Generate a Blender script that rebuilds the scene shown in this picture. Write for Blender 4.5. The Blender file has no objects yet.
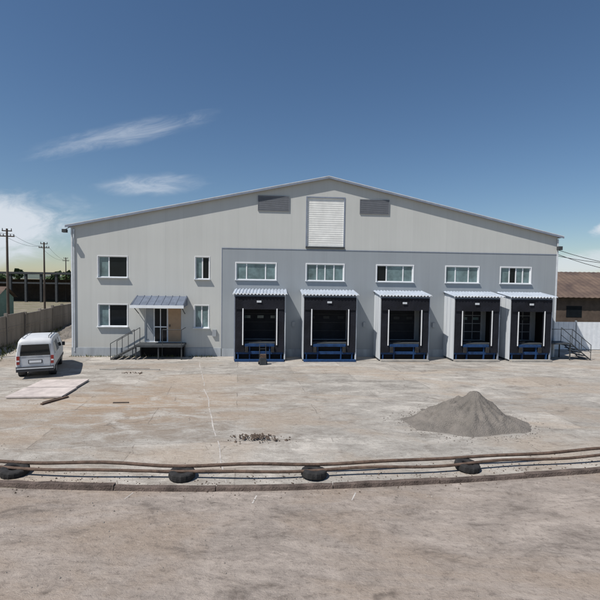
import bpy, bmesh, math, random
from mathutils import Vector, Matrix, noise
random.seed(7)
R=math.radians
sc=bpy.context.scene
sc.view_settings.view_transform='Standard'
sc.view_settings.look='None'
sc.view_settings.exposure=0
col=sc.collection

# ------------------------------------------------------------------ materials
def mat(name, c, rough=0.8, var=0.25, scale=1.5, bump=0.0, bscale=20, metal=0.0, c2=None, spec=0.3, streak=False):
    m=bpy.data.materials.new(name); m.use_nodes=True
    nt=m.node_tree; N=nt.nodes; L=nt.links
    b=N['Principled BSDF']
    b.inputs['Roughness'].default_value=rough
    b.inputs['Metallic'].default_value=metal
    b.inputs['Specular IOR Level'].default_value=spec
    tc=N.new('ShaderNodeTexCoord')
    mp=N.new('ShaderNodeMapping'); L.new(tc.outputs['Object'],mp.inputs['Vector'])
    if streak: mp.inputs['Scale'].default_value=(1,1,0.15)
    n=N.new('ShaderNodeTexNoise'); n.inputs['Scale'].default_value=scale; n.inputs['Detail'].default_value=4; n.inputs['Roughness'].default_value=0.65
    L.new(mp.outputs['Vector'],n.inputs['Vector'])
    r=N.new('ShaderNodeValToRGB'); r.color_ramp.elements[0].position=0.3; r.color_ramp.elements[1].position=0.7
    if c2 is None:
        d=[x*(1-var) for x in c]; e=[min(1,x*(1+var*0.6)) for x in c]
    else: d=c2; e=c
    r.color_ramp.elements[0].color=(*d,1); r.color_ramp.elements[1].color=(*e,1)
    L.new(n.outputs['Fac'],r.inputs['Fac']); L.new(r.outputs['Color'],b.inputs['Base Color'])
    if bump>0:
        n2=N.new('ShaderNodeTexNoise'); n2.inputs['Scale'].default_value=bscale; n2.inputs['Detail'].default_value=3
        L.new(tc.outputs['Object'],n2.inputs['Vector'])
        bp=N.new('ShaderNodeBump'); bp.inputs['Strength'].default_value=bump; bp.inputs['Distance'].default_value=0.05
        L.new(n2.outputs['Fac'],bp.inputs['Height']); L.new(bp.outputs['Normal'],b.inputs['Normal'])
    return m

def panel_mat(name,c,pitch=1.0,dirt=0.12):
    m=bpy.data.materials.new(name); m.use_nodes=True
    nt=m.node_tree; N=nt.nodes; L=nt.links; b=N['Principled BSDF']
    b.inputs['Roughness'].default_value=0.5; b.inputs['Specular IOR Level'].default_value=0.3
    tc=N.new('ShaderNodeTexCoord'); sx=N.new('ShaderNodeSeparateXYZ'); L.new(tc.outputs['Object'],sx.inputs[0])
    def M(op,a,bv=None):
        q=N.new('ShaderNodeMath'); q.operation=op
        for i,v in enumerate((a,bv)):
            if v is None: continue
            if isinstance(v,(int,float)): q.inputs[i].default_value=v
            else: L.new(v,q.inputs[i])
        return q.outputs[0]
    d=M('DIVIDE',sx.outputs['X'],pitch); fr=M('FRACT',d); seam=M('LESS_THAN',fr,0.018)
    fl=M('FLOOR',d); wn=N.new('ShaderNodeTexWhiteNoise'); wn.noise_dimensions='1D'; L.new(fl,wn.inputs['W'])
    mp=N.new('ShaderNodeMapping'); mp.inputs['Scale'].default_value=(2.2,1,0.10); L.new(tc.outputs['Object'],mp.inputs[0])
    n=N.new('ShaderNodeTexNoise'); n.inputs['Scale'].default_value=1.3; n.inputs['Detail'].default_value=4; n.inputs['Roughness'].default_value=.7; L.new(mp.outputs[0],n.inputs['Vector'])
    n3=N.new('ShaderNodeTexNoise'); n3.inputs['Scale'].default_value=0.35; n3.inputs['Detail'].default_value=3; L.new(tc.outputs['Object'],n3.inputs['Vector'])
    f=M('ADD',M('MULTIPLY',n.outputs['Fac'],dirt),M('MULTIPLY',n3.outputs['Fac'],dirt))
    f=M('ADD',f,M('MULTIPLY',wn.outputs['Value'],0.03))
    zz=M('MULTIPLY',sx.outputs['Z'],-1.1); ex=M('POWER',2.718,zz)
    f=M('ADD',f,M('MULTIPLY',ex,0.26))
    f=M('ADD',f,M('MULTIPLY',seam,0.08))
    val=M('SUBTRACT',1.0+dirt,f)
    mx=N.new('ShaderNodeVectorMath'); mx.operation='SCALE'; mx.inputs[0].default_value=c; L.new(val,mx.inputs['Scale'])
    L.new(mx.outputs[0],b.inputs['Base Color'])
    return m

M_wall=panel_mat('wall_panel_light',(0.53,0.535,0.51),1.15,.16)
M_wall2=panel_mat('wall_panel_bluegrey',(0.30,0.325,0.345),1.15,.16)
M_plinth=mat('plinth',(0.34,0.37,0.40),0.85,0.25,2,0.2,30,streak=True)
M_trim=mat('trim_white',(0.62,0.65,0.68),0.5,0.15,3)
M_edge=mat('verge_flashing',(0.22,0.25,0.31),0.5,0.15,3)
M_scal=mat('corrugated_edge',(0.74,0.77,0.80),0.45,0.1,3)
M_podroof=mat('pod_roof_metal',(0.42,0.47,0.54),0.45,0.2,2,streak=False)
M_white=mat('white_pvc',(0.78,0.79,0.80),0.4,0.06,4)
M_shut=mat('shutter_white',(0.76,0.76,0.73),0.5,0.12,2)
M_vent=mat('vent_grey',(0.17,0.18,0.20),0.6,0.1,3)
M_glass=mat('window_glass',(0.010,0.013,0.016),0.08,0.3,0.8,spec=0.2)
M_glassl=mat('window_glass_pale',(0.15,0.22,0.23),0.12,0.6,0.9,spec=0.6)  # pale base colour stands in for sky reflected in the dock windows
M_roof=mat('roof_metal',(0.20,0.23,0.28),0.45,0.15,1,metal=0.3)
M_podw=mat('pod_side_panel',(0.58,0.61,0.64),0.5,0.14,2,streak=True)
M_black=mat('shelter_rubber',(0.009,0.010,0.016),0.75,0.4,2,0.3,14)
M_shade=mat('painted_shade',(0.010,0.010,0.012),0.9,0.3,2)  # near-black colour standing in for shade inside docks and under the porch
M_ddoor=mat('dock_door_shaded',(0.025,0.028,0.036),0.8,0.3,2)  # white-grey door coloured near-black, shade of the dock put into the paint
M_blue=mat('blue_steel',(0.012,0.045,0.13),0.6,0.45,4)
M_canopy=mat('canopy_metal',(0.13,0.155,0.205),0.5,0.25,3)
M_conc=mat('concrete',(0.34,0.32,0.29),0.9,0.3,1.2,0.4,25)
M_fence=mat('concrete_fence',(0.23,0.205,0.18),0.95,0.5,0.6,0.5,15,streak=True)
M_rust=mat('rusty_steel',(0.12,0.08,0.06),0.8,0.5,5,0.3,40)
M_kerb=mat('kerb_stained',(0.13,0.10,0.085),0.95,0.6,2.5,0.6,25)
M_rubber=mat('tyre_rubber',(0.03,0.029,0.029),0.85,0.5,6,0.3,60)
M_tan=mat('door_tan',(0.40,0.27,0.17),0.6,0.12,3)
M_greyd=mat('door_grey',(0.30,0.32,0.34),0.5,0.12,3)
M_steel=mat('dark_steel',(0.05,0.055,0.06),0.6,0.3,4)
M_wood=mat('pole_wood',(0.10,0.08,0.065),0.9,0.4,3,0.3,20,streak=True)
M_rusroof=mat('old_slate_roof',(0.17,0.12,0.09),0.9,0.5,0.5,0.4,6,c2=(0.07,0.05,0.045))
M_brick=mat('brown_wall',(0.10,0.075,0.06),0.9,0.4,1)
M_green=mat('green_paint',(0.16,0.26,0.22),0.7,0.2,2)
M_sand=mat('sand_heap',(0.24,0.215,0.19),1.0,0.3,1.6,1.0,30,c2=(0.15,0.137,0.122))
M_rubble=mat('rubble',(0.12,0.09,0.07),1.0,0.6,6,0.6,30)
M_peb=mat('pebble',(0.30,0.27,0.24),1.0,0.6,1.5)
M_leaf=mat('foliage',(0.055,0.085,0.03),0.9,0.5,0.15,c2=(0.03,0.05,0.02))
M_grass=mat('dry_grass',(0.12,0.13,0.05),0.95,0.5,0.6)
M_mark=mat('worn_line',(0.47,0.44,0.41),0.95,0.35,2.5)
M_plate=mat('timber_sheet',(0.52,0.46,0.43),0.9,0.25,2)
M_vanp=mat('car_paint_white',(0.62,0.63,0.64),0.35,0.10,2,spec=0.5)
M_vang=mat('car_glass',(0.015,0.018,0.02),0.05,0.2,2,spec=0.6)
M_plast=mat('car_plastic',(0.05,0.05,0.055),0.6,0.2,4)
M_red=mat('tail_lamp',(0.30,0.02,0.015),0.25,0.1,4,spec=0.6)
M_hub=mat('hub_steel',(0.35,0.36,0.37),0.4,0.2,5,metal=0.6)
M_hill=mat('hill',(0.10,0.12,0.10),1.0,0.3,0.01)
M_wire=mat('wire',(0.02,0.02,0.02),0.7,0.2,1)

# ------------------------------------------------------------------ mesh builder
class MB:
    def __init__(s): s.v=[]; s.f=[]; s.mi=[]; s.mats=[]
    def m(s,mt):
        if mt not in s.mats: s.mats.append(mt)
        return s.mats.index(mt)
    def poly(s,pts,mt):
        b=len(s.v); s.v+= [tuple(p) for p in pts]; s.f.append(list(range(b,b+len(pts)))); s.mi.append(s.m(mt))
    def box(s,x0,x1,y0,y1,z0,z1,mt,M=None):
        b=len(s.v)
        P=[Vector((x,y,z)) for z in(z0,z1) for y in(y0,y1) for x in(x0,x1)]
        if M: P=[M@p for p in P]
        s.v+=[tuple(p) for p in P]
        for f in((0,2,3,1),(4,5,7,6),(0,1,5,4),(2,6,7,3),(0,4,6,2),(1,3,7,5)):
            s.f.append([b+i for i in f]); s.mi.append(s.m(mt))
    def cyl(s,p0,p1,r0,r1,mt,n=10,cap=True):
        p0=Vector(p0);p1=Vector(p1); d=(p1-p0).normalized()
        a=d.orthogonal().normalized(); c=d.cross(a); b=len(s.v)
        for p,r in((p0,r0),(p1,r1)):
            for i in range(n):
                t=2*math.pi*i/n; s.v.append(tuple(p+(a*math.cos(t)+c*math.sin(t))*r))
        for i in range(n):
            j=(i+1)%n; s.f.append([b+i,b+j,b+n+j,b+n+i]); s.mi.append(s.m(mt))
        if cap:
            s.f.append([b+i for i in range(n)][::-1]); s.mi.append(s.m(mt))
            s.f.append([b+n+i for i in range(n)]); s.mi.append(s.m(mt))
    def tube(s,pts,r,mt,n=8):
        pts=[Vector(p) for p in pts]; b=len(s.v)
        for k,p in enumerate(pts):
            d=(pts[min(k+1,len(pts)-1)]-pts[max(k-1,0)]).normalized()
            a=d.cross(Vector((0,0,1)))
            a=a.normalized() if a.length>1e-3 else Vector((1,0,0))
            c=a.cross(d)
            for i in range(n):
                t=2*math.pi*i/n; s.v.append(tuple(p+(a*math.cos(t)+c*math.sin(t))*r))
        for k in range(len(pts)-1):
            for i in range(n):
                j=(i+1)%n; s.f.append([b+k*n+i,b+k*n+j,b+(k+1)*n+j,b+(k+1)*n+i]); s.mi.append(s.m(mt))
    def build(s,name,parent=None,bevel=0,smooth=False,loc=None,rot=0,fixn=True):
        me=bpy.data.meshes.new(name); me.from_pydata(s.v,[],s.f)
        for mt in s.mats: me.materials.append(mt)
        me.polygons.foreach_set('material_index',s.mi)
        if smooth: me.polygons.foreach_set('use_smooth',[True]*len(s.f))
        if fixn:
            bm=bmesh.new(); bm.from_mesh(me); bmesh.ops.recalc_face_normals(bm,faces=bm.faces); bm.to_mesh(me); bm.free()
        me.update()
        o=bpy.data.objects.new(name,me); col.objects.link(o)
        if parent: o.parent=parent
        if loc is not None: o.location=loc
        o.rotation_euler[2]=rot
        if bevel:
            md=o.modifiers.new('b','BEVEL'); md.width=bevel; md.segments=2; md.limit_method='ANGLE'
        return o
def empty(name,loc=(0,0,0),rot=0):
    e=bpy.data.objects.new(name,None); col.objects.link(e); e.location=loc; e.rotation_euler[2]=rot; return e

# ------------------------------------------------------------------ warehouse
BL=31.9; EH=8.2; PK=11.65; MIDU=16.15; DEP=44
WH=empty('warehouse_building',(-14.37,27.1,0),math.atan2(2.3,31.8))
def rooz(u): return EH+(PK-EH)*(u/MIDU if u<MIDU else (BL-u)/(BL-MIDU))
wins_dock=[(10.25,12.8),(14.8,17.25),(19.46,21.9),(24.15,26.4),(27.95,30.05)]
ops=[(1.59,3.38,5.03,6.36),(1.59,3.38,1.91,3.31),(7.64,8.53,5.0,6.42),(7.6,8.5,1.85,3.3),(4.45,6.8,0.92,3.15),
     (14.8,17.2,7.28,10.37)]
ops+=[(a,b,5.0,6.08) for a,b in wins_dock]
pods=[(10.28,13.40),(14.5,17.85),(19.34,22.5),(24.1,27.1),(27.8,30.6)]
ops+=[(a+.35,b-.35,1.15,3.9) for a,b in pods]
def clip(poly,fn):
    out=[]
    for i in range(len(poly)):
        a=poly[i]; b=poly[(i+1)%len(poly)]; fa=fn(a); fb=fn(b)
        if fa>=0: out.append(a)
        if (fa>=0)!=(fb>=0):
            t=fa/(fa-fb); out.append((a[0]+(b[0]-a[0])*t,a[1]+(b[1]-a[1])*t))
    return out
us=sorted(set([0,BL,MIDU,9.36]+[x for o in ops for x in o[:2]]))
zs=sorted(set([0,0.55,7.0,12.5]+[x for o in ops for x in o[2:]]))
w=MB()
for i in range(len(us)-1):
    for j in range(len(zs)-1):
        cu=(us[i]+us[i+1])/2; cz=(zs[j]+zs[j+1])/2
        if any(o[0]<cu<o[1] and o[2]<cz<o[3] for o in ops): continue
        p=[(us[i],zs[j]),(us[i+1],zs[j]),(us[i+1],zs[j+1]),(us[i],zs[j+1])]
        p=clip(p,lambda q:EH+(PK-EH)*q[0]/MIDU-q[1]); 
        if len(p)>2: p=clip(p,lambda q:EH+(PK-EH)*(BL-q[0])/(BL-MIDU)-q[1])
        if len(p)<3: continue
        lower = cu>9.36 and cz<7.0
        yy=-0.05 if lower else 0.0
        w.poly([(a,yy,b) for a,b in p], M_wall2 if lower else M_wall)
w.poly([(9.36,0,0),(9.36,-.05,0),(9.36,-.05,7),(9.36,0,7)],M_wall2)
w.poly([(BL,0,0),(BL,-.05,0),(BL,-.05,7),(BL,0,7)],M_wall2)
w.poly([(9.36,0,7),(9.36,-.05,7),(BL,-.05,7),(BL,0,7)],M_wall2)
for a,b,c,d in ops:
    y0=-0.05 if a>9.36 and c<7 else 0; y1=0.22
    for q in (((a,y0,c),(b,y0,c),(b,y1,c),(a,y1,c)),((a,y0,d),(b,y0,d),(b,y1,d),(a,y1,d)),
              ((a,y0,c),(a,y1,c),(a,y1,d),(a,y0,d)),((b,y0,c),(b,y1,c),(b,y1,d),(b,y0,d))): w.poly(q,M_trim)
for u in(0,BL): w.poly([(u,0,0),(u,DEP,0),(u,DEP,EH),(u,0,EH)],M_wall)
w.poly([(0,DEP,0),(BL,DEP,0),(BL,DEP,EH),(MIDU,DEP,PK),(0,DEP,EH)],M_wall)
w.build('walls',WH,fixn=False)
r=MB()
for (ua,ub) in((-0.3,MIDU),(MIDU,BL+0.3)):
    za=rooz(ua) if ua<MIDU else PK; zb=PK if ub==MIDU else rooz(ub)
    if ua<0: za=EH-0.3*(PK-EH)/MIDU
    if ub>BL: zb=EH-0.3*(PK-EH)/(BL-MIDU)
    y0,y1=-0.22,DEP+.3
    V=[(ua,y0,za+.01),(ub,y0,zb+.01),(ub,y1,zb+.01),(ua,y1,za+.01),(ua,y0,za+.11),(ub,y0,zb+.11),(ub,y1,zb+.11),(ua,y1,za+.11)]
    for f in((0,1,2,3),(4,5,6,7),(0,1,5,4),(2,3,7,6),(0,3,7,4),(1,2,6,5)): r.poly([V[k] for k in f],M_roof)
r.build('roof',WH)
t=MB()
for (ua,ub) in((-0.3,MIDU),(MIDU,BL+0.3)):
    za=EH-0.3*(PK-EH)/MIDU if ua<0 else PK; zb=PK if ub==MIDU else EH-0.3*(PK-EH)/(BL-MIDU)
    y0,y1=-0.25,-0.223
    for lo,hi,mt,yo in((-.05,.07,M_edge,0),(.071,.115,M_trim,-.004)):
        V=[(ua,y0+yo,za+lo),(ub,y0+yo,zb+lo),(ub,y1,zb+lo),(ua,y1,za+lo),(ua,y0+yo,za+hi),(ub,y0+yo,zb+hi),(ub,y1,zb+hi),(ua,y1,za+hi)]
        for f in((0,1,2,3),(4,5,6,7),(0,1,5,4),(2,3,7,6),(0,3,7,4),(1,2,6,5)): t.poly([V[k] for k in f],mt)
t.box(-.04,.05,-.035,-.002,0.56,EH-.05,M_trim); t.box(BL-.05,BL+.04,-.09,-.052,0,EH-.15,M_trim)
t.box(9.32,9.36-.001,-.06,-.002,0.56,7.03,M_edge)
t.box(9.36,BL-.06,-.068,-.052,6.98,7.03,M_edge)
t.build('flashing',WH)
t=MB(); t.box(-.05,4.2,-.06,-.001,0,.55,M_plinth); t.box(7.1,9.3,-.06,-.001,0,.55,M_plinth); t.box(4.2,7.1,-.05,-.001,0,.55,M_plinth)
t.box(9.37,BL+.03,-.085,-.052,0,.5,M_plinth)
t.build('plinth',WH)
def window(a,b,c,d,y,glass,split):
    t=MB(); f=.05
    t.box(a,b,y,y+.06,c,c+f,M_white); t.box(a,b,y,y+.06,d-f,d,M_white)
    t.box(a,a+f,y,y+.06,c+f,d-f,M_white); t.box(b-f,b,y,y+.06,c+f,d-f,M_white)
    xs=[a+f]+[a+(b-a)*s for s in split]+[b-f]
    for x in xs[1:-1]: t.box(x-.035,x+.035,y+.003,y+.057,c+f,d-f,M_white)
    for i in range(len(xs)-1):
        g=glass if not isinstance(glass,(list,tuple)) else glass[i]
        t.box(xs[i]+.001,xs[i+1]-.001,y+.03,y+.045,c+.02,d-.02,g)
    t.build('window',WH)
    s=MB(); s.box(a-.08,b+.08,-.16,y,c-.05,c-.005,M_trim)
    s.build('sill',WH)
splits=[(.26,.74),(.28,.5,.74),(.27,.73),(.3,.7),(.3,.52,.75)]
for i,(a,b) in enumerate(wins_dock):
    k=len(splits[i])+1; gl=[M_glassl]*k
    if i==2: gl[0]=M_glass
    if i==4: gl[1]=M_glass
    window(a,b,5.0,6.08,-.0,gl,splits[i])
window(1.59,3.38,5.03,6.36,.08,[M_glassl,M_glass],(.36,))
window(1.59,3.38,1.91,3.31,.08,[M_glassl,M_glass],(.36,))
window(7.64,8.53,5.0,6.42,.08,[M_glassl,M_glass],(.5,))
window(7.6,8.5,1.85,3.3,.08,M_glassl,(.5,))
t=MB()
for a,b in wins_dock:
    y0,y1=-.075,-.052
    t.box(a-.06,a,y0,y1,4.95,6.14,M_white); t.box(b,b+.06,y0,y1,4.95,6.14,M_white)
    t.box(a,b,y0,y1,6.08,6.14,M_white)
for a,b,c,d in ops[:4]:
    t.box(a-.04,a,-.02,-.002,c,d+.04,M_white); t.box(b,b+.04,-.02,-.002,c,d+.04,M_white); t.box(a,b,-.02,-.002,d,d+.04,M_white)
t.build('window_surrounds',WH)
t=MB(); a,b,c,d=14.8,17.2,7.28,10.37
n=22
for k in range(n):
    z0=c+(d-c)*k/n; z1=c+(d-c)*(k+1)/n
    t.poly([(a,.05,z0),(b,.05,z0),(b,.037,z1-.02),(a,.037,z1-.02)],M_shut)
    t.poly([(a,.037,z1-.02),(b,.037,z1-.02),(b,.05,z1),(a,.05,z1)],M_shut)
t.build('roller_shutter',WH)
t=MB()
t.box(a-.08,a,-.03,-.002,c-.05,d+.08,M_edge); t.box(b,b+.08,-.03,-.002,c-.05,d+.08,M_edge); t.box(a,b,-.03,-.002,d,d+.08,M_edge)
t.box(a-.08,b+.08,-.12,-.002,c-.16,c-.06,M_steel)
t.build('shutter_frame',WH)
for a,b,c,d in((11.64,13.59,9.50,10.38),(18.28,20.16,9.46,10.32)):
    t=MB(); t.box(a,b,-.03,-.002,c,d,M_vent)
    t.box(a-.04,a,-.06,-.002,c-.04,d+.04,M_vent);t.box(b,b+.04,-.06,-.002,c-.04,d+.04,M_vent)
    t.box(a,b,-.06,-.002,d,d+.04,M_vent);t.box(a,b,-.06,-.002,c-.04,c,M_vent)
    z=c+.04
    while z<d-.05:
        t.poly([(a,-.055,z),(b,-.055,z),(b,-.031,z+.04),(a,-.031,z+.04)],M_vent); z+=.055
    t.build('louvre_vent',WH)

# dock pods
PY=-1.6
for i,(a,b) in enumerate(pods):
    t=MB()
    t.box(a,a+.07,PY+.01,-.056,.12,4.08,M_podw); t.box(b-.07,b,PY+.01,-.056,.12,4.08,M_podw)
    t.box(a-.005,a+.075,PY,-.4,.02,.12,M_steel); t.box(b-.075,b+.005,PY,-.4,.02,.12,M_steel)
    t.box(a-.015,a+.05,PY-.03,PY+.006,.1,4.08,M_podw if i>0 else M_edge)
    t.box(b-.05,b+.015,PY-.03,PY+.006,.1,4.08,M_podw if i in(0,1) else M_edge)
    for y in(-.55,-1.07): t.box(a-.004,a+.001,y-.012,y+.012,.15,4.05,M_edge)
    t.build('dock_side_walls',WH)
    t=MB(); per=.21; x=a-.10; pts=[]
    while x<b+.08:
        for dx,h in((0,0),(.05,0),(.08,.055),(.155,.055),(.185,0)): pts.append((x+dx,h))
        x+=per
    y0=PY-.22; zf=4.13; zb=4.36
    for k in range(len(pts)-1):
        (xa,ha),(xb,hb)=pts[k],pts[k+1]
        for e in(0,.02):
            t.poly([(xa,y0+.03,zf+ha+e),(xb,y0+.03,zf+hb+e),(xb,-.056,zb+hb+e),(xa,-.056,zb+ha+e)],M_podroof)
        t.poly([(xa,y0,zf-.035+ha),(xb,y0,zf-.035+hb),(xb,y0,zf+hb+.025),(xa,y0,zf+ha+.025)],M_scal)
        t.poly([(xa,y0,zf+ha+.025),(xb,y0,zf+hb+.025),(xb,y0+.03,zf+hb+.025),(xa,y0+.03,zf+ha+.025)],M_scal)
    t.build('dock_roof',WH)
    t=MB()
    t.box(a+.01,b-.01,PY-.02,PY+.03,3.98,4.11,M_edge)
    for u in(a+.03,b-.03):
        t.poly([(u,PY,4.06),(u,-.06,4.06),(u,-.06,4.35),(u,PY,4.13)],M_podw)
    t.build('dock_fascia',WH)
    t=MB(); fw=.62
    y=PY-.035
    def curtain(u0,u1,z0,z1,off):
        nx=6; nz=10
        for p in range(nx):
            for q in range(nz):
                def P(m_,n_):
                    uu=u0+(u1-u0)*m_/nx; zz=z0+(z1-z0)*n_/nz
                    return (uu,y-off+.035*noise.noise(Vector((uu*1.7,zz*1.3,i*5))),zz)
                t.poly([P(p,q),P(p+1,q),P(p+1,q+1),P(p,q+1)],M_black)
    curtain(a+.05,a+fw,.55,3.35,.02); curtain(b-fw,b-.05,.55,3.35,.02); curtain(a+.05,b-.05,3.2,3.98,.07)
    t.box(a+.07,b-.07,y+.06,y+.09,3.85,4.03,M_black)
    t.build('dock_shelter_curtain',WH,smooth=False)
    t=MB()
    t.box(a+fw-.13,a+fw-.065,y-.075,y-.06,1.0,3.25,M_white)
    t.box(b-fw+.065,b-fw+.13,y-.075,y-.06,1.0,3.25,M_white)
    mu=(a+b)/2
    t.box(mu-.20,mu+.08,y-.125,y-.115,3.62,3.74,M_podw)
    t.build('guide_stripes',WH)
    t=MB()
    t.box(a+.35,b-.35,.15,.2,1.15,3.9,M_ddoor)
    for k in range(1,5):
        z=1.15+2.75*k/5; t.box(a+.36,b-.36,.13,.149,z-.02,z+.02,M_greyd if i>2 else M_steel)
    if i>2:
        for k in range(1,4): 
            cx=a+.35+(b-a-.7)*k/4; t.box(cx-.02,cx+.02,.128,.148,1.2,3.85,M_greyd)
    for k in range(3): 
        cx=a+.7+(b-a-1.4)*k/2; t.box(cx-.20,cx+.20,.126,.147,2.5,2.68,M_glassl if i in(0,3) else M_steel)
    t.poly([(a+.07,PY+.03,3.95),(b-.07,PY+.03,3.95),(b-.07,-.06,3.95),(a+.07,-.06,3.95)],M_shade)  # ceiling coloured near-black as the shade inside the dock
    t.box(a+.072,a+.09,PY+.03,-.06,.15,3.94,M_shade); t.box(b-.09,b-.072,PY+.03,-.06,.15,3.94,M_shade)  # side linings carry the same painted shade over the pale panels
    t.build('dock_door',WH)
    t=MB()
    t.box(a+.3,b-.3,PY+.1,-.056,.98,1.12,M_steel)
    t.box(a+.65,b-.65,PY-.06,PY+.09,.90,1.06,M_blue)
    t.box(a+.10,b-.10,PY+.15,-.056,.0,.97,M_shade)  # black block stands for the shaded space below the leveller
    t.box(a+.12,b-.12,PY+.02,PY+.13,.42,.60,M_blue)
    for u in(a+.2,a+.9,b-.98,b-.28): t.box(u,u+.08,PY+.0,PY+.14,.02,.9,M_blue)
    t.box(a+.66,a+.86,PY-.14,PY-.0,.55,.9,M_rubber); t.box(b-.86,b-.66,PY-.14,PY-.0,.55,.9,M_rubber)
    t.box(a+.05,b-.05,PY-.35,PY-.002,.0,.12,M_blue if i<2 else M_conc)
    t.build('dock_leveller',WH,bevel=.01)

# entrance: doors, canopy, porch
t=MB()
t.box(4.45,6.8,.12,.16,.92,3.15,M_white)
t.box(4.52,4.98,.09,.119,1.0,3.08,M_greyd)
t.box(5.07,5.82,.09,.119,.95,3.05,M_glass); t.box(5.41,5.46,.07,.09,.95,3.05,M_white); t.box(5.07,5.82,.068,.09,1.85,1.92,M_white)
t.box(5.92,6.72,.08,.119,.93,3.08,M_tan); t.box(6.0,6.05,.03,.08,1.9,2.05,M_steel)
t.build('entrance_door',WH)
t=MB()
V=[(3.95,0,3.88),(7.15,0,3.88),(7.15,-1.3,3.33),(3.95,-1.3,3.33)]
t.poly(V,M_canopy); t.poly([(x,y,z-.05) for x,y,z in V],M_trim)
t.box(3.93,7.17,-1.33,-1.3,3.18,3.36,M_scal)
for u in(3.95,7.15): t.poly([(u,0,3.88),(u,-1.3,3.36),(u,-1.3,3.22),(u,0,3.3)],M_canopy)
for k in range(8):
    u=4.0+k*.44; t.box(u,u+.03,-.03,-.002,3.88,3.92,M_canopy); t.poly([(u,-.001,3.905),(u+.03,-.001,3.905),(u+.03,-1.3,3.355),(u,-1.3,3.355)],M_canopy)
for u in(4.1,7.0): t.cyl((u,-1.2,3.28),(u,-.02,2.75),.025,.025,M_steel,6)
t.build('door_canopy',WH)
t=MB()
t.box(4.2,7.1,-1.35,-.062,.78,.90,M_steel)
for u in(4.25,5.6,7.0):
    for y in(-1.3,-.3): t.box(u,u+.07,y,y+.07,0,.78,M_steel)
t.box(4.3,7.0,-.2,-.07,0,.77,M_shade)  # dark block added as painted shade below the open porch
for k in range(5):
    t.box(4.2-.28*(k+1),4.2-.28*k,-1.3,-.2,.72-.15*k-.03,.72-.15*k,M_steel)
for y in(-1.32,-.2):
    t.cyl((4.2,y,.8),(2.8,y,.02),.035,.035,M_steel,6)
    t.cyl((4.2,y,1.85),(2.8,y,1.0),.022,.022,M_steel,6)
    t.cyl((2.8,y,0),(2.8,y,1.0),.022,.022,M_steel,6); t.cyl((3.5,y,.4),(3.5,y,1.42),.02,.02,M_steel,6); t.cyl((4.22,y,.8),(4.22,y,1.87),.022,.022,M_steel,6)
t.cyl((7.05,-1.33,.9),(7.05,-1.33,1.87),.022,.022,M_steel,6); t.cyl((7.05,-.1,1.87),(7.05,-1.33,1.87),.022,.022,M_steel,6)
t.cyl((5.9,-1.33,.9),(5.9,-1.33,1.87),.022,.022,M_steel,6);t.cyl((5.9,-1.33,1.87),(7.05,-1.33,1.87),.022,.022,M_steel,6)
t.build('entrance_steps',WH)
t=MB()
t.box(30.75,BL+.4,-1.3,-.09,1.05,1.12,M_steel)
for u in(30.8,BL+.3):
    for y in(-1.25,-.2): t.box(u,u+.06,y,y+.06,0,1.05,M_steel)
for k in range(5): t.box(BL+.4+.26*k,BL+.4+.26*(k+1),-1.25,-.2,.88-.2*k,.92-.2*k,M_steel)
for y in(-1.27,-.2):
    t.cyl((BL+.4,y,1.05),(BL+1.75,y,.02),.035,.035,M_steel,6)
    t.cyl((BL+.4,y,2.05),(BL+1.75,y,1.0),.022,.022,M_steel,6); t.cyl((BL+.4,y,1.55),(BL+1.75,y,.5),.018,.018,M_steel,6)
    for k in range(3):
        u=BL+.4+.67*k; z=1.05-.51*k; t.cyl((u,y,z),(u,y,z+1.0),.022,.022,M_steel,6)
t.cyl((30.8,-1.27,2.05),(BL+.4,-1.27,2.05),.022,.022,M_steel,6); t.cyl((30.8,-1.27,1.1),(30.8,-1.27,2.05),.022,.022,M_steel,6)
t.build('side_steps',WH)
t=MB()
t.box(-.35,-.1,-.55,-.3,7.75,7.95,M_steel); t.cyl((-.22,-.35,7.95),(-.1,-.1,8.1),.02,.02,M_steel,6)
t.box(BL-.1,BL+.15,-.35,-.1,7.3,7.55,M_steel)
t.cyl((.15,-.06,.3),(.15,-.06,8.0),.04,.04,M_trim,8)
t.box(8.75,9.0,-.12,-.003,1.3,1.75,M_greyd)
for u in(13.9,18.6,23.3): t.box(u,u+.18,-.16,-.055,2.0,2.3,M_greyd)
t.build('fittings',WH)

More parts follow.
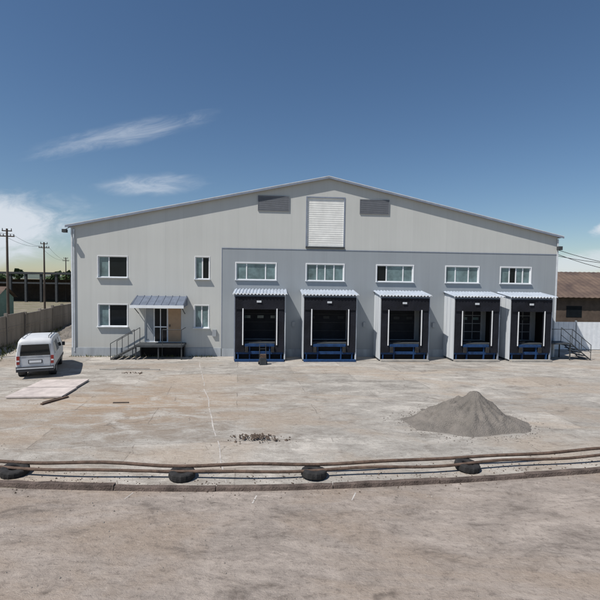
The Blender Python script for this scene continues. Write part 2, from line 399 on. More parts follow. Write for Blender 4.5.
# ------------------------------------------------------------------ ground
def ground_mat(name,base,dark,warm,brick=True,rot=8,orange=False,k=1.0):
    m=bpy.data.materials.new(name); m.use_nodes=True; nt=m.node_tree; N=nt.nodes; L=nt.links; b=N['Principled BSDF']
    b.inputs['Roughness'].default_value=0.95; b.inputs['Specular IOR Level'].default_value=0.15
    tc=N.new('ShaderNodeTexCoord')
    def nz(sc_,det=5,rough=.6,scl=(1,1,1),dist=0,out='Fac'):
        mp=N.new('ShaderNodeMapping'); mp.inputs['Scale'].default_value=scl; L.new(tc.outputs['Object'],mp.inputs[0])
        mp.inputs['Rotation'].default_value=(0,0,R(-rot))
        n=N.new('ShaderNodeTexNoise'); n.inputs['Scale'].default_value=sc_; n.inputs['Detail'].default_value=det; n.inputs['Roughness'].default_value=rough; n.inputs['Distortion'].default_value=dist
        L.new(mp.outputs[0],n.inputs['Vector']); return n.outputs[out]
    def ramp(v,lo,hi,a=0,c=1):
        q=N.new('ShaderNodeMapRange'); q.interpolation_type='SMOOTHSTEP'; L.new(v,q.inputs[0]); q.inputs[1].default_value=lo; q.inputs[2].default_value=hi; q.inputs[3].default_value=a; q.inputs[4].default_value=c; return q.outputs[0]
    def mix(f,a,c,mode='MIX'):
        q=N.new('ShaderNodeMix'); q.data_type='RGBA'; q.blend_type=mode
        if isinstance(f,float): q.inputs[0].default_value=f
        else: L.new(f,q.inputs[0])
        for kk,v in((6,a),(7,c)):
            if isinstance(v,tuple): q.inputs[kk].default_value=(*v,1)
            else: L.new(v,q.inputs[kk])
        return q.outputs[2]
    def mul(a,c,op='MULTIPLY'):
        q=N.new('ShaderNodeMath'); q.operation=op
        for kk,v in((0,a),(1,c)):
            if isinstance(v,(int,float)): q.inputs[kk].default_value=v
            else: L.new(v,q.inputs[kk])
        return q.outputs[0]
    big=nz(.16,5,.62,(1,2.4,1),.6)
    mid=nz(.75,6,.72,(1,2.0,1),.5)
    fine=nz(6,5,.8,(.8,1.3,1))
    c=mix(ramp(mid,.35,.65),tuple(x*1.06 for x in base),tuple(x*.74 for x in base))
    c=mix(mul(ramp(big,.46,.62),.85),c,warm)
    c=mix(mul(ramp(mid,.56,.70),.6*k),c,dark)
    c=mix(mul(ramp(big,.52,.38),mul(ramp(mid,.50,.35),.6)),c,tuple(x*1.35 for x in base))
    c=mix(mul(ramp(fine,.50,.68),.5*k),c,dark)
    c=mix(mul(ramp(fine,.47,.30),.4),c,tuple(min(.6,x*1.4) for x in base))
    st=nz(.42,4,.75,(1,1.5,1),1.2)
    c=mix(mul(ramp(st,.62,.72),.6*k),c,tuple(x*.6 for x in dark))
    if orange:
        sx=N.new('ShaderNodeSeparateXYZ'); L.new(tc.outputs['Object'],sx.inputs[0])
        dx=mul(mul(sx.outputs['X'],7.0,'ADD'),.2); dy=mul(mul(sx.outputs['Y'],-16.5,'ADD'),.28)
        g=mul(mul(dx,dx),mul(dy,dy),'ADD'); g=mul(2.718,mul(g,-1.0),'POWER')
        c=mix(mul(g,ramp(mid,.42,.58,.15,.75)),c,(.35,.255,.175))
    if brick:
        mp=N.new('ShaderNodeMapping'); mp.inputs['Rotation'].default_value=(0,0,R(-rot)); L.new(tc.outputs['Object'],mp.inputs[0])
        dn=N.new('ShaderNodeTexNoise'); dn.inputs['Scale'].default_value=1.5; dn.inputs['Detail'].default_value=3; L.new(tc.outputs['Object'],dn.inputs['Vector'])
        ad=N.new('ShaderNodeVectorMath'); ad.operation='MULTIPLY_ADD'; L.new(dn.outputs['Color'],ad.inputs[0]); ad.inputs[1].default_value=(.16,.16,0); L.new(mp.outputs[0],ad.inputs[2])
        br=N.new('ShaderNodeTexBrick'); L.new(ad.outputs[0],br.inputs['Vector'])
        br.inputs['Scale'].default_value=1; br.inputs['Brick Width'].default_value=6; br.inputs['Row Height'].default_value=1.9
        br.inputs['Mortar Size'].default_value=.03; br.inputs['Mortar Smooth'].default_value=.7; br.offset=0.5
        br.inputs['Color1'].default_value=(.80,.80,.80,1); br.inputs['Color2'].default_value=(1.1,1.09,1.08,1); br.inputs['Mortar'].default_value=(.95,.95,.95,1)
        c=mix(.8,c,br.outputs['Color'],'MULTIPLY')
        c=mix(mul(mul(br.outputs['Fac'],ramp(st,.42,.56)),.5),c,tuple(x*.6 for x in dark))
        vo=N.new('ShaderNodeTexVoronoi'); vo.feature='DISTANCE_TO_EDGE'; vo.inputs['Scale'].default_value=.24
        ad2=N.new('ShaderNodeVectorMath'); ad2.operation='MULTIPLY_ADD'; L.new(dn.outputs['Color'],ad2.inputs[0]); ad2.inputs[1].default_value=(.9,.9,0); L.new(mp.outputs[0],ad2.inputs[2])
        L.new(ad2.outputs[0],vo.inputs['Vector'])
        c=mix(mul(mul(ramp(vo.outputs['Distance'],.006,.001),ramp(st,.50,.60)),.45),c,tuple(x*.6 for x in dark))
    L.new(c,b.inputs['Base Color'])
    bp=N.new('ShaderNodeBump'); bp.inputs['Strength'].default_value=.8; bp.inputs['Distance'].default_value=.05
    L.new(mul(fine,mid,'ADD'),bp.inputs['Height']); L.new(bp.outputs[0],b.inputs['Normal'])
    return m
M_yard=ground_mat('yard_concrete',(0.41,0.385,0.35),(0.20,0.17,0.145),(0.375,0.32,0.265),orange=True)
M_fore=ground_mat('dirt_foreground',(0.33,0.285,0.25),(0.13,0.108,0.093),(0.29,0.235,0.19),brick=False,k=1.15,rot=-5)
M_land=ground_mat('land',(0.25,0.22,0.17),(0.12,0.12,0.07),(0.16,0.16,0.09),brick=False)
KP=[(-30,11.4),(-14,10.5),(-7.1,10.08),(-1.6,10.05),(2.55,10.45),(8.1,11.36),(14,12.5),(34,17)]
def kinterp(x):
    for i in range(len(KP)-1):
        if KP[i][0]<=x<=KP[i+1][0]:
            p0=KP[max(i-1,0)];p1=KP[i];p2=KP[i+1];p3=KP[min(i+2,len(KP)-1)]
            t=(x-p1[0])/(p2[0]-p1[0]); m1=(p2[1]-p0[1])/(p2[0]-p0[0]); m2=(p3[1]-p1[1])/(p3[0]-p1[0]); h=p2[0]-p1[0]
            return (2*t**3-3*t*t+1)*p1[1]+(t**3-2*t*t+t)*h*m1+(-2*t**3+3*t*t)*p2[1]+(t**3-t*t)*h*m2
    return KP[-1][1]
t=MB(); t.poly([(-2500,-2500,0),(2500,-2500,0),(2500,2500,0),(-2500,2500,0)],M_land); t.build('ground')
t=MB(); xs=[-30+64*k/80 for k in range(81)]
for k in range(80):
    a,b=xs[k],xs[k+1]
    t.poly([(a,kinterp(a),.004),(b,kinterp(b),.004),(b,36,.004),(a,36,.004)],M_yard)
t.build('yard_pavement')
t=MB()
for k in range(80):
    a,b=xs[k],xs[k+1]
    t.poly([(a,-6,.004),(b,-6,.004),(b,kinterp(b)-.12,.004),(a,kinterp(a)-.12,.004)],M_fore)
t.build('dirt_road')
t=MB(); x=-24.0; K=0
while x<30:
    x1=x+2.6+random.uniform(-.3,.3); hh=.11+random.uniform(-.03,.02); n=6; off=random.uniform(-.03,.03)
    for k in range(n):
        a=x+(x1-.02-x)*k/n; b=x+(x1-.02-x)*(k+1)/n
        ya,yb=kinterp(a)+off,kinterp(b)+off
        ha=hh+.025*noise.noise(Vector((a*2,0,0))); hb=hh+.025*noise.noise(Vector((b*2,0,0)))
        P=[(a,ya-.13,0),(b,yb-.13,0),(b,yb-.11,hb),(a,ya-.11,ha),(a,ya+.03,ha),(b,yb+.03,hb),(b,yb+.05,0),(a,ya+.05,0)]
        t.poly([P[0],P[1],P[2],P[3]],M_kerb);t.poly([P[3],P[2],P[5],P[4]],M_kerb);t.poly([P[4],P[5],P[6],P[7]],M_kerb)
        if k==0: t.poly([P[0],P[3],P[4],P[7]],M_kerb)
        if k==n-1: t.poly([P[1],P[2],P[5],P[6]],M_kerb)
    x=x1
t.build('kerb')
TY=[-7.15,-2.9,.42,4.55]
def pyy(x): return kinterp(x)+.60
t=MB()
for off,z,r in((-.10,.2,.04),(.20,.235,.045)):
    pts=[(x*.5-14,pyy(x*.5-14)+off+.04*math.sin(x*.7+off*9),z+.02*math.sin(x*.9+off*20)) for x in range(0,60)]
    t.tube(pts,r,M_rust)
t.build('rusty_pipe',smooth=True)
def torus(name,loc,Rm,rx,rz,tilt=(0,0,0)):
    t=MB(); n=36; m=14
    for i in range(n):
        for j in range(m):
            def P(i,j):
                a=2*math.pi*i/n; b=2*math.pi*j/m
                cb=math.copysign(abs(math.cos(b))**.6,math.cos(b)); sb=math.copysign(abs(math.sin(b))**.6,math.sin(b))
                rr=Rm+rx*cb + (.008 if (i%2==0 and cb>.6) else 0)
                return (rr*math.cos(a),rr*math.sin(a),rz*sb)
            t.poly([P(i,j),P(i+1,j),P(i+1,j+1),P(i,j+1)],M_rubber)
    o=t.build(name,loc=loc); o.rotation_euler=tilt
    return o
for k,x in enumerate(TY):
    torus('tyre',(x,pyy(x)-.02,.10),.225,.10,.10,tilt=(random.uniform(-.12,.12),random.uniform(-.1,.1),0))

t=MB(); n=80; p0=Vector((-1.75,10.35)); p1=Vector((-6.1,26.0)); d=(p1-p0).normalized(); s=Vector((-d.y,d.x))
def jp(k):
    a=p0+(p1-p0)*k/n; return a+s*(.10*noise.noise(Vector((k*.12,4,0))))
for k in range(n):
    if noise.noise(Vector((k*.31,9,2)))<-.15: continue
    a,b=jp(k),jp(k+1)
    wa=.014+.02*abs(noise.noise(Vector((k*.7,0,0)))); wb=.014+.02*abs(noise.noise(Vector(((k+1)*.7,0,0))))
    t.poly([(a.x-s.x*wa,a.y-s.y*wa,.008),(a.x+s.x*wa,a.y+s.y*wa,.008),(b.x+s.x*wb,b.y+s.y*wb,.008),(b.x-s.x*wb,b.y-s.y*wb,.008)],M_mark)
t.build('joint_line')
t=MB()
def strip(x0,y0,x1,y1,w_,z=.008,mt=M_mark,seg=6):
    a=Vector((x0,y0));b=Vector((x1,y1));dd=(b-a);s=dd.normalized();s=Vector((-s.y,s.x))
    for k in range(seg):
        w0=w_/2*random.uniform(.6,1)
        p=a+dd*k/seg; q=a+dd*(k+1)/seg
        t.poly([(p.x-s.x*w0,p.y-s.y*w0,z),(p.x+s.x*w0,p.y+s.y*w0,z),(q.x+s.x*w0,q.y+s.y*w0,z),(q.x-s.x*w0,q.y-s.y*w0,z)],mt)
strip(-1.0,9.4,-.94,9.75,.04); strip(1.25,9.6,1.38,9.95,.04); strip(-3.9,9.5,-3.82,9.8,.03)
t.build('paint_marks')

# sand pile
def heap(name,cx,cy,rx,ry,h,mt,seed,rough=.1,apex=(0,0),rot=0,n=120):
    vs=[];fs=[]
    for i in range(n+1):
        for j in range(n+1):
            x=-1.35+2.7*i/n; y=-1.35+2.7*j/n
            X=x-apex[0]*max(0,1-math.hypot(x,y)); Y=y-apex[1]*max(0,1-math.hypot(x,y))
            rr=math.hypot(X,Y)*(1+.3*noise.noise(Vector((math.cos(math.atan2(Y,X))*1.6,math.sin(math.atan2(Y,X))*1.6,seed))))
            z=h*(max(0,1-rr) if rr>.12 else .88-(rr*rr-.0144)*3*.3)
            if rr>.75: z=h*.25*max(0,(1.12-rr)/.37)**1.5
            z+= rough*h*noise.fractal(Vector((x*2.2+seed,y*2.2,seed)),1,2,6)*min(1,max(0,1.15-rr)*2)
            z+= .025*h*math.sin(math.atan2(Y,X)*17+4*noise.noise(Vector((x*2,y*2,5))))*min(1,max(0,1-rr)*3)*min(1,rr*3)
            vs.append((x*rx,y*ry,z-.02))
    for i in range(n):
        for j in range(n):
            a=i*(n+1)+j; fs.append((a,a+n+1,a+n+2,a+1))
    me=bpy.data.meshes.new(name); me.from_pydata(vs,[],fs); me.materials.append(mt)
    me.polygons.foreach_set('use_smooth',[True]*len(fs))
    o=bpy.data.objects.new(name,me); col.objects.link(o); o.location=(cx,cy,0); o.rotation_euler[2]=rot
    return o
heap('sand_pile',6.0,15.2,2.0,1.5,1.14,M_sand,3,.20,apex=(.16,0))
def stones(name,fn,n,smin,smax,mt):
    t=MB()
    for _ in range(n):
        x,y,z=fn(); s=random.uniform(smin,smax)*random.uniform(.5,1)
        P=[Vector((random.uniform(.6,1)*a,random.uniform(.6,1)*b,random.uniform(.5,.9)*c))*s for a,b,c in((1,0,0),(-1,0,0),(0,1,0),(0,-1,0),(0,0,1),(0,0,-.6))]
        rot=Matrix.Rotation(random.uniform(0,6.3),3,'Z'); P=[rot@p+Vector((x,y,z+s*.2)) for p in P]
        for f in((0,2,4),(2,1,4),(1,3,4),(3,0,4),(2,0,5),(1,2,5),(3,1,5),(0,3,5)): t.poly([P[q] for q in f],mt)
    return t.build(name,fixn=False)
def rf():
    a=random.uniform(0,6.3); r=abs(random.gauss(0,.38)); return (-1.3+math.cos(a)*r*1.15,13.3+math.sin(a)*r*.5,max(0,.10-.12*r))
stones('rubble_pile',rf,260,.02,.075,M_rubble)
def sf():
    a=random.uniform(0,6.3); r=1+abs(random.gauss(0,.22)); return (6.0+math.cos(a)*1.95*r,15.2+math.sin(a)*1.45*r,0)
stones('sand_spill',sf,700,.012,.045,M_sand)
def pf():
    x=random.uniform(-13,15); 
    return (x,kinterp(x)+ (abs(random.gauss(0,5)) if random.random()<.5 else -abs(random.gauss(0,1.8))-.15),.004)
stones('loose_gravel',pf,2600,.006,.03,M_peb)
def pk():
    x=random.uniform(-12,15); return (x,kinterp(x)+random.gauss(.35,.35),.004)
stones('kerb_debris',pk,1300,.008,.04,M_rubble)
def pb():
    x=random.uniform(-9.3,-8.2); return (x,22.4+random.gauss(0,.10),.004)
stones('stone_scatter',pb,40,.03,.08,M_rubble)

t=MB()
t.box(-1.1,1.1,-1.5,-.02,.03,.10,M_plate); t.box(-1.05,1.05,.03,1.5,.03,.11,M_plate)
for y in(-1.3,-.2,.3,1.3): t.box(-1.0,1.0,y-.05,y+.05,.004,.03,M_wood)
t.build('timber_sheet',loc=(-11.0,18.9,0),rot=.10,bevel=.006)
t=MB(); t.box(-.6,.6,-.05,.05,.004,.07,M_rust); t.box(-.4,.6,.12,.2,.004,.06,M_wood)
t.build('timber_offcut',loc=(-9.8,17.1,0),rot=1.2)
t=MB(); t.box(-.5,.1,-.04,.04,.004,.04,M_wood); t.build('timber_offcut',loc=(-6.9,17.0,0),rot=.1)
t=MB(); t.box(-1.6,1.6,-.05,.05,.004,.06,M_conc); t.box(-.8,1.0,.15,.22,.004,.05,M_rust); t.build('steel_offcut',loc=(-9.2,23.2,0),rot=.05)

t=MB()
for s_ in(-.2,.2):
    t.cyl((s_,0,.1),(s_*.9,.18,1.15),.02,.02,M_steel,8)
    t.cyl((s_-.03*(1 if s_>0 else -1),.06,.11),(s_+.06*(1 if s_>0 else -1),.06,.11),.11,.11,M_rubber,16)
for z,y in((.3,.035),(.6,.085),(.9,.135),(1.15,.18)): t.cyl((-.2,y,z),(.2,y,z),.015,.015,M_steel,6)
t.box(-.22,.22,-.28,0,.02,.035,M_steel); t.box(-.19,.19,-.24,-.02,.036,.42,M_steel); t.box(-.16,.16,-.22,-.03,.425,.62,M_rust)
t.build('hand_truck',loc=(-2.15,25.3,0),rot=.2)

# ------------------------------------------------------------------ van
V=empty('minivan',(-12.95,20.95,0),R(24))
def hw(z):
    if z<.35: return .74
    if z<1.08: return .84-.05*((1.0-z)/.65)**2*.6
    return .835-.13*((z-1.08)/.85)**1.15
prof=[(0.0,.42,1.74),(.03,.36,1.84),(.12,.33,1.92),(.4,.3,1.965),(1.2,.28,1.985),(2.4,.28,1.96),(3.0,.28,1.90),(3.25,.28,1.84),(3.55,.28,1.60),(3.85,.28,1.36),(4.1,.28,1.14),(4.25,.3,1.05),(4.45,.34,.98),(4.6,.4,.84),(4.65,.46,.72)]
ring=[]
bm=bmesh.new()
for (y,zb,zt) in prof:
    m=12
    inset=.05 if y==0 else (.02 if y<.05 else (.10 if y>4.6 else (.04 if y>4.4 else 0)))
    zz=[zb+(zt-.10-zb)*k/(m-1) for k in range(m)]
    pts=[(hw(z)-inset,z) for z in zz]
    wt=pts[-1][0]
    pts+= [(wt-.04,zt-.035),(wt-.14,zt),(wt*.4,zt+.012)]
    full=[(x,z) for x,z in pts]+[(-x,z) for x,z in reversed(pts)]
    ring.append([bm.verts.new((x,y,z)) for x,z in full])
for i in range(len(ring)-1):
    a,b=ring[i],ring[i+1]; n=len(a)
    for j in range(n):
        k=(j+1)%n; bm.faces.new((a[j],a[k],b[k],b[j]))
bm.faces.new(ring[0]); bm.faces.new(ring[-1][::-1])
bmesh.ops.recalc_face_normals(bm,faces=bm.faces)
me=bpy.data.meshes.new('body'); bm.to_mesh(me); bm.free(); me.materials.append(M_vanp)
for p in me.polygons: p.use_smooth=True
o=bpy.data.objects.new('body',me); col.objects.link(o); o.parent=V
md=o.modifiers.new('e','EDGE_SPLIT'); md.split_angle=R(40)
t=MB()
def side(s,y0,y1,z0,z1,y0t=None,y1t=None,mt=M_vang,e=.008):
    y0t=y0 if y0t is None else y0t; y1t=y1 if y1t is None else y1t
    n=5
    for k in range(n):
        f0,f1=k/n,(k+1)/n; za=z0+(z1-z0)*f0; zb=z0+(z1-z0)*f1
        t.poly([(s*(hw(za)+e),y0+(y0t-y0)*f0,za),(s*(hw(za)+e),y1+(y1t-y1)*f0,za),(s*(hw(zb)+e),y1+(y1t-y1)*f1,zb),(s*(hw(zb)+e),y0+(y0t-y0)*f1,zb)],mt)
for s_ in(-1,1):
    side(s_,.18,1.15,1.17,1.72,.25,1.15); side(s_,1.24,2.15,1.17,1.74); side(s_,2.26,3.35,1.14,1.72,2.26,2.98)
    side(s_,.1,4.5,.44,.60,mt=M_plast,e=.012)
    for y in(1.195,2.205): side(s_,y-.008,y+.008,.5,1.8,mt=M_plast,e=.004)
t.poly([(-.64,-.012,1.14),(.64,-.012,1.14),(.58,-.002,1.68),(-.58,-.002,1.68)],M_vang)
t.box(-.03,.25,-.03,-.014,1.17,1.20,M_plast)
t.box(-.66,.66,-.008,.0,1.05,1.062,M_plast); t.box(-.64,-.632,-.008,0,.62,1.7,M_plast); t.box(.632,.64,-.008,0,.62,1.7,M_plast)
for s_ in(-1,1):
    t.box(min(s_*.66,s_*.79),max(s_*.66,s_*.79),-.02,.03,.72,1.12,M_red)
    t.box(min(s_*.67,s_*.78),max(s_*.67,s_*.78),-.026,-.018,.86,.93,M_white)
t.box(-.26,.26,-.02,-.013,.78,.90,M_white); t.box(-.3,.3,-.012,0,.75,.93,M_plast)
t.box(-.80,.80,-.10,.04,.36,.60,M_plast); t.box(-.78,.78,-.11,-.09,.50,.56,M_vanp)
t.poly([(-.68,3.98,1.26),(.68,3.98,1.26),(.58,3.32,1.80),(-.58,3.32,1.80)],M_vang)
for s_ in(-1,1):
    t.box(min(s_*.5,s_*.76),max(s_*.5,s_*.76),4.6,4.67,.62,.78,M_white)
    t.box(min(s_*.86,s_*1.0),max(s_*.86,s_*1.0),3.35,3.45,1.12,1.32,M_plast)
t.box(-.78,.78,4.58,4.72,.36,.56,M_plast)
for s_ in(-.55,.55):
    t.tube([(s_,.25,2.05),(s_,1.5,2.07),(s_,2.9,2.0)],.018,M_steel,6)
    for y,z in((.3,1.93),(1.5,1.97),(2.8,1.9)): t.cyl((s_,y,z),(s_,y,z+.09),.015,.015,M_steel,6)
for s_ in(-1,1):
    for y in(.85,3.65):
        t.cyl((s_*.60,y,.33),(s_*.82,y,.33),.33,.33,M_rubber,28); t.cyl((s_*.815,y,.33),(s_*.828,y,.33),.19,.17,M_hub,18)
        t.cyl((s_*.5,y,.42),(s_*.818,y,.42),.40,.40,M_plast,28)
t.build('trim_and_wheels',V)

# ------------------------------------------------------------------ left side
t=MB(); p0=Vector((-19.3,22.0)); p1=Vector((-30,74)); L_=(p1-p0).length; d=(p1-p0)/L_; ang=math.atan2(d.y,d.x)
s_=0
while s_<L_:
    M=Matrix.Translation((p0.x+d.x*s_,p0.y+d.y*s_,0))@Matrix.Rotation(ang,4,'Z')@Matrix.Rotation(random.uniform(-.05,.05),4,'X')
    h=2.2+random.uniform(-.15,.12)
    t.box(.1,2.92,-.05,.05,0,h,M_fence,M)
    for q in range(2):
        t.box(.18,2.84,-.085,-.051,.12+q*h*.5,.2+q*h*.5,M_fence,M); t.box(.18,2.84,-.085,-.051,h*.5*(q+1)-.12,h*.5*(q+1)-.04,M_fence,M)
    t.box(-.08,.1,-.1,.1,0,h+.12,M_fence,M)
    s_+=3.0
t.build('concrete_fence')
def pole(x,y,h,arm=True,rotz=.3):
    t=MB(); t.cyl((0,0,0),(0,0,h),.13,.085,M_wood,10)
    if arm:
        t.box(-.6,.6,-.05,.05,h-.75,-.65+h,M_wood)
        t.box(-.4,.4,-.05,.05,h-.25,-.16+h,M_wood)
        for u in(-.55,-.28,.28,.55): t.cyl((u,0,h-.65),(u,0,h-.48),.04,.03,M_steel,8)
        for u in(-.36,.36): t.cyl((u,0,h-.16),(u,0,h+.03),.04,.03,M_steel,8)
    t.build('utility_pole',loc=(x,y,0),rot=rotz)
pole(-27.2,40,9.4); pole(-32.7,55,9.4); pole(-49,90,9.1); pole(-21.5,24,9.6); pole(34,27,9.0)
def wire(name,A,B,sag,n=16,r=.012):
    t=MB(); A=Vector(A);B=Vector(B)
    t.tube([A+(B-A)*k/n-Vector((0,0,sag*4*(k/n)*(1-k/n))) for k in range(n+1)],r,M_wire,5); t.build(name)
for o in(-.5,.5):
    wire('power_line',(-27.2+o,40,8.9),(-32.7+o,55,8.9),.4); wire('power_line',(-32.7+o,55,8.9),(-49+o,90,8.6),.6)
    wire('power_line',(-21.5+o,24,9.1),(-27.2+o,40,8.9),.4)
for z1,z2,sg in((7.3,8.3,1.7),(7.0,8.0,1.9),(6.9,8.6,1.3)):
    wire('power_line',(17.5,29.3,z1),(34,27,z2),sg,20,.018)
t=MB()
t.box(-90,-24,84,96,5.5,5.9,M_steel)
for k in range(23): t.box(-90+3*k,-89.6+3*k,84.2,84.6,0,5.5,M_steel)
t.box(-90,-24,84.3,84.5,3.6,3.9,M_steel); t.box(-90,-24,95,96,0,4.4,M_brick)
t.build('industrial_shed')
g=empty('site_hut',(-33.6,44,0),.1)
t=MB(); t.box(-2.2,2.2,0,3.4,0,2.7,M_green); t.box(-1.6,-.8,-.04,-.002,1.2,2.1,M_glass); t.box(.3,1.2,-.04,-.002,0,2.1,M_greyd); t.build('walls',g)
t=MB()
t.poly([(-2.5,-.3,2.7),(2.5,-.3,2.7),(2.5,1.7,3.9),(-2.5,1.7,3.9)],M_rusroof);t.poly([(-2.5,3.7,2.7),(2.5,3.7,2.7),(2.5,1.7,3.9),(-2.5,1.7,3.9)],M_rusroof)
for u in(-2.2,2.2): t.poly([(u,0,2.7),(u,3.4,2.7),(u,1.7,3.7)],M_green)
t.build('roof',g,fixn=False)
heap('soil_bank',-20.6,46,3,9,1.3,M_sand,9,.35,n=60)
t=MB()
for _ in range(3200):
    s_=random.uniform(0,50); x=p0.x+d.x*s_+random.gauss(.9,.7); y=p0.y+d.y*s_+random.gauss(0,.3)
    hh=random.uniform(.08,.38); a=random.uniform(0,3.1); w_=.03
    dx,dy=math.cos(a)*w_,math.sin(a)*w_; lx,ly=random.uniform(-.1,.1),random.uniform(-.1,.1)
    t.poly([(x-dx,y-dy,0),(x+dx,y+dy,0),(x+lx,y+ly,hh)],M_grass)
for _ in range(260):
    x=-14.4+random.uniform(0,9); y=27.0+.072*(x+14.4)-abs(random.gauss(0,.08))-.08; hh=random.uniform(.04,.2); dx=.02
    t.poly([(x-dx,y,0),(x+dx,y,0),(x+random.uniform(-.06,.06),y-.03,hh)],M_grass)
t.build('grass',fixn=False)

# ------------------------------------------------------------------ right side
g=empty('old_warehouse',(27.0,46,0),-.05)
t=MB(); t.box(0,40,0,14,0,3.7,M_brick)
for k in range(9): t.box(1.5+4*k,3.1+4*k,-.03,-.003,1.5,2.7,M_glass)
t.build('walls',g)
t=MB(); n=150
for k in range(n):
    a=-.6+41*k/n; b=-.6+41*(k+1)/n; ha=.05*(k%2); hb=.05*((k+1)%2)
    t.poly([(a,-.6,3.6+ha),(b,-.6,3.6+hb),(b,7,6.5+hb),(a,7,6.5+ha)],M_rusroof); t.poly([(a,14.6,3.6+ha),(b,14.6,3.6+hb),(b,7,6.5+hb),(a,7,6.5+ha)],M_rusroof)
for u in(0,40): t.poly([(u,0,3.7),(u,14,3.7),(u,7,6.4)],M_brick)
t.build('roof',g,fixn=False)
t=MB(); A=Vector((18.6,32.5)); B=Vector((42,34)); L2=(B-A).length; dd=(B-A)/L2; an=math.atan2(dd.y,dd.x); s_=0
while s_<L2:
    M=Matrix.Translation((A.x+dd.x*s_,A.y+dd.y*s_,0))@Matrix.Rotation(an,4,'Z')
    t.box(-.05,.05,-.05,.05,0,2.25,M_greyd,M)
    for q in range(12): t.box(.06+q*.2,.06+q*.2+.195,-.028-(q%2)*.012,-.02,.05,2.15,M_scal,M)
    t.box(.05,2.4,-.018,.02,.4,.48,M_greyd,M); t.box(.05,2.4,-.018,.02,1.8,1.88,M_greyd,M)
    s_+=2.45
t.build('white_fence')
t=MB()
def clump(cx,cy,h,wd):
    for _ in range(60):
        a=random.uniform(0,6.3); r=wd*random.random()**.5; z=h*(.15+.85*random.random()**.8); r*= (1-.5*(z/h)**2)
        c=Vector((cx+math.cos(a)*r,cy+math.sin(a)*r*.6,z)); s_=random.uniform(.35,1.0)
        u=Vector((random.gauss(0,1),random.gauss(0,1),random.gauss(0,1))).normalized(); v=u.orthogonal().normalized()
        t.poly([c+u*s_,c+v*s_,c-u*s_*.8,c-v*s_*.9],M_leaf)
    t.cyl((cx,cy,0),(cx,cy,h*.6),.25,.12,M_wood,6,False)
for _ in range(95): clump(random.uniform(-180,-35),random.uniform(120,165),random.uniform(3.5,7.5),random.uniform(2,4))
for _ in range(60): clump(random.uniform(45,170),random.uniform(95,140),random.uniform(4.5,8.5),random.uniform(2,4))
t.build('distant_trees',fixn=False)
t=MB(); n=160
def hz(i): return max(1,9+14*noise.fractal(Vector((i*.06,3,0)),1,2,5))
for k in range(n):
    a=math.pi*1.2*k/n-.3; b=math.pi*1.2*(k+1)/n-.3; r1,r2=1100,1500
    t.poly([(r1*math.cos(a),r1*math.sin(a),-1),(r1*math.cos(b),r1*math.sin(b),-1),(r2*math.cos(b),r2*math.sin(b),hz(k+1)),(r2*math.cos(a),r2*math.sin(a),hz(k))],M_hill)
t.build('hills')

# ------------------------------------------------------------------ sky + sun
SD=Vector((-.80,-.58,0)).normalized(); EL=R(56)
w=bpy.data.worlds.new('World'); sc.world=w; w.use_nodes=True
try:
    w.cycles.sampling_method='MANUAL'; w.cycles.sample_map_resolution=256
except Exception: pass
nt=w.node_tree; N=nt.nodes; L=nt.links; bg=N['Background']
sky=N.new('ShaderNodeTexSky'); sky.sky_type='NISHITA'; sky.sun_disc=False; sky.sun_elevation=EL; sky.sun_rotation=math.atan2(SD.x,SD.y)
sky.air_density=1.0; sky.dust_density=0.25; sky.ozone_density=3.0
hs=N.new('ShaderNodeHueSaturation'); hs.inputs['Saturation'].default_value=1.10; L.new(sky.outputs[0],hs.inputs['Color'])
tc=N.new('ShaderNodeTexCoord'); sx=N.new('ShaderNodeSeparateXYZ'); L.new(tc.outputs['Generated'],sx.inputs[0])
def mth(op,*a):
    q=N.new('ShaderNodeMath'); q.operation=op
    for i,v in enumerate(a):
        if isinstance(v,(int,float)): q.inputs[i].default_value=v
        else: L.new(v,q.inputs[i])
    return q.outputs[0]
yy=mth('MAXIMUM',sx.outputs['Y'],.05); U=mth('DIVIDE',sx.outputs['X'],yy); Vv=mth('DIVIDE',sx.outputs['Z'],yy)
fwd=mth('GREATER_THAN',sx.outputs['Y'],.06)
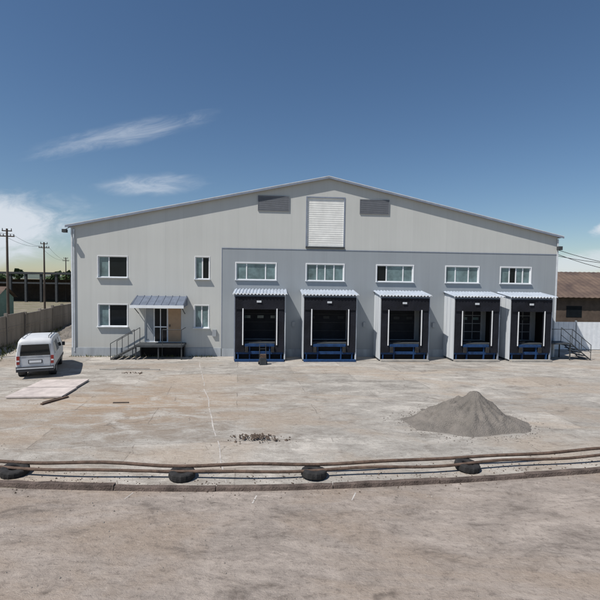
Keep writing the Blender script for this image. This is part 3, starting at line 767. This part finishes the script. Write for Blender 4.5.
def blob(cu,cv,ang,su,sv,nsx,nsy,lo,hi,seed,det=5):
    c,s=math.cos(ang),math.sin(ang)
    du=mth('SUBTRACT',U,cu); dv=mth('SUBTRACT',Vv,cv)
    a=mth('ADD',mth('MULTIPLY',du,c),mth('MULTIPLY',dv,s)); b=mth('SUBTRACT',mth('MULTIPLY',dv,c),mth('MULTIPLY',du,s))
    e=mth('ADD',mth('POWER',mth('ABSOLUTE',mth('DIVIDE',a,su)),2.0),mth('POWER',mth('ABSOLUTE',mth('DIVIDE',b,sv)),2.0))
    g=mth('POWER',2.718,mth('MULTIPLY',e,-1.0))
    cb=N.new('ShaderNodeCombineXYZ'); L.new(mth('MULTIPLY',a,nsx),cb.inputs[0]); L.new(mth('MULTIPLY',b,nsy),cb.inputs[1]); cb.inputs[2].default_value=seed
    n=N.new('ShaderNodeTexNoise'); n.inputs['Scale'].default_value=1; n.inputs['Detail'].default_value=det; n.inputs['Roughness'].default_value=.65; n.inputs['Distortion'].default_value=.7; L.new(cb.outputs[0],n.inputs['Vector'])
    v=mth('MULTIPLY',g,mth('ADD',n.outputs['Fac'],.15))
    q=N.new('ShaderNodeMapRange'); q.interpolation_type='SMOOTHSTEP'; L.new(v,q.inputs[0]); q.inputs[1].default_value=lo; q.inputs[2].default_value=hi
    return q.outputs[0]
cl=[mth('MULTIPLY',blob(-.42,.325,.22,.26,.032,9,42,.24,.85,1),.45),
    mth('MULTIPLY',blob(-.35,.215,.05,.15,.030,11,38,.22,.82,5),.55),
    mth('MULTIPLY',blob(-.76,.10,.12,.30,.10,8,18,.22,.56,9),.92),
    mth('MULTIPLY',blob(.72,.135,.3,.06,.022,12,26,.22,.5,12),.85),
    mth('MULTIPLY',blob(.66,.05,.1,.14,.035,9,26,.22,.6,15),.7)]
acc=cl[0]
for c in cl[1:]: acc=mth('MAXIMUM',acc,c)
acc=mth('MULTIPLY',acc,fwd)
mx=N.new('ShaderNodeMix'); mx.data_type='RGBA'; L.new(acc,mx.inputs[0]); L.new(hs.outputs[0],mx.inputs[6]); mx.inputs[7].default_value=(8.2,8.8,9.6,1)
L.new(mx.outputs[2],bg.inputs['Color']); bg.inputs['Strength'].default_value=.085
sun=bpy.data.lights.new('sun','SUN'); sun.energy=5.0; sun.angle=R(.5); sun.color=(1,.955,.89)
so=bpy.data.objects.new('sun',sun); col.objects.link(so)
to=Vector((SD.x*math.cos(EL),SD.y*math.cos(EL),math.sin(EL))); so.rotation_euler=to.to_track_quat('Z','Y').to_euler()
so.location=(-20,-10,40)

# ------------------------------------------------------------------ camera
cd=bpy.data.cameras.new('camera'); co=bpy.data.objects.new('camera',cd); col.objects.link(co)
cd.lens=25.8; cd.sensor_width=36; cd.clip_end=6000; cd.clip_start=.1
co.matrix_world=Matrix.Translation((0,0,5))@Matrix.Rotation(R(90-2.6),4,'X')@Matrix.Rotation(R(.83),4,'Z')
sc.camera=co
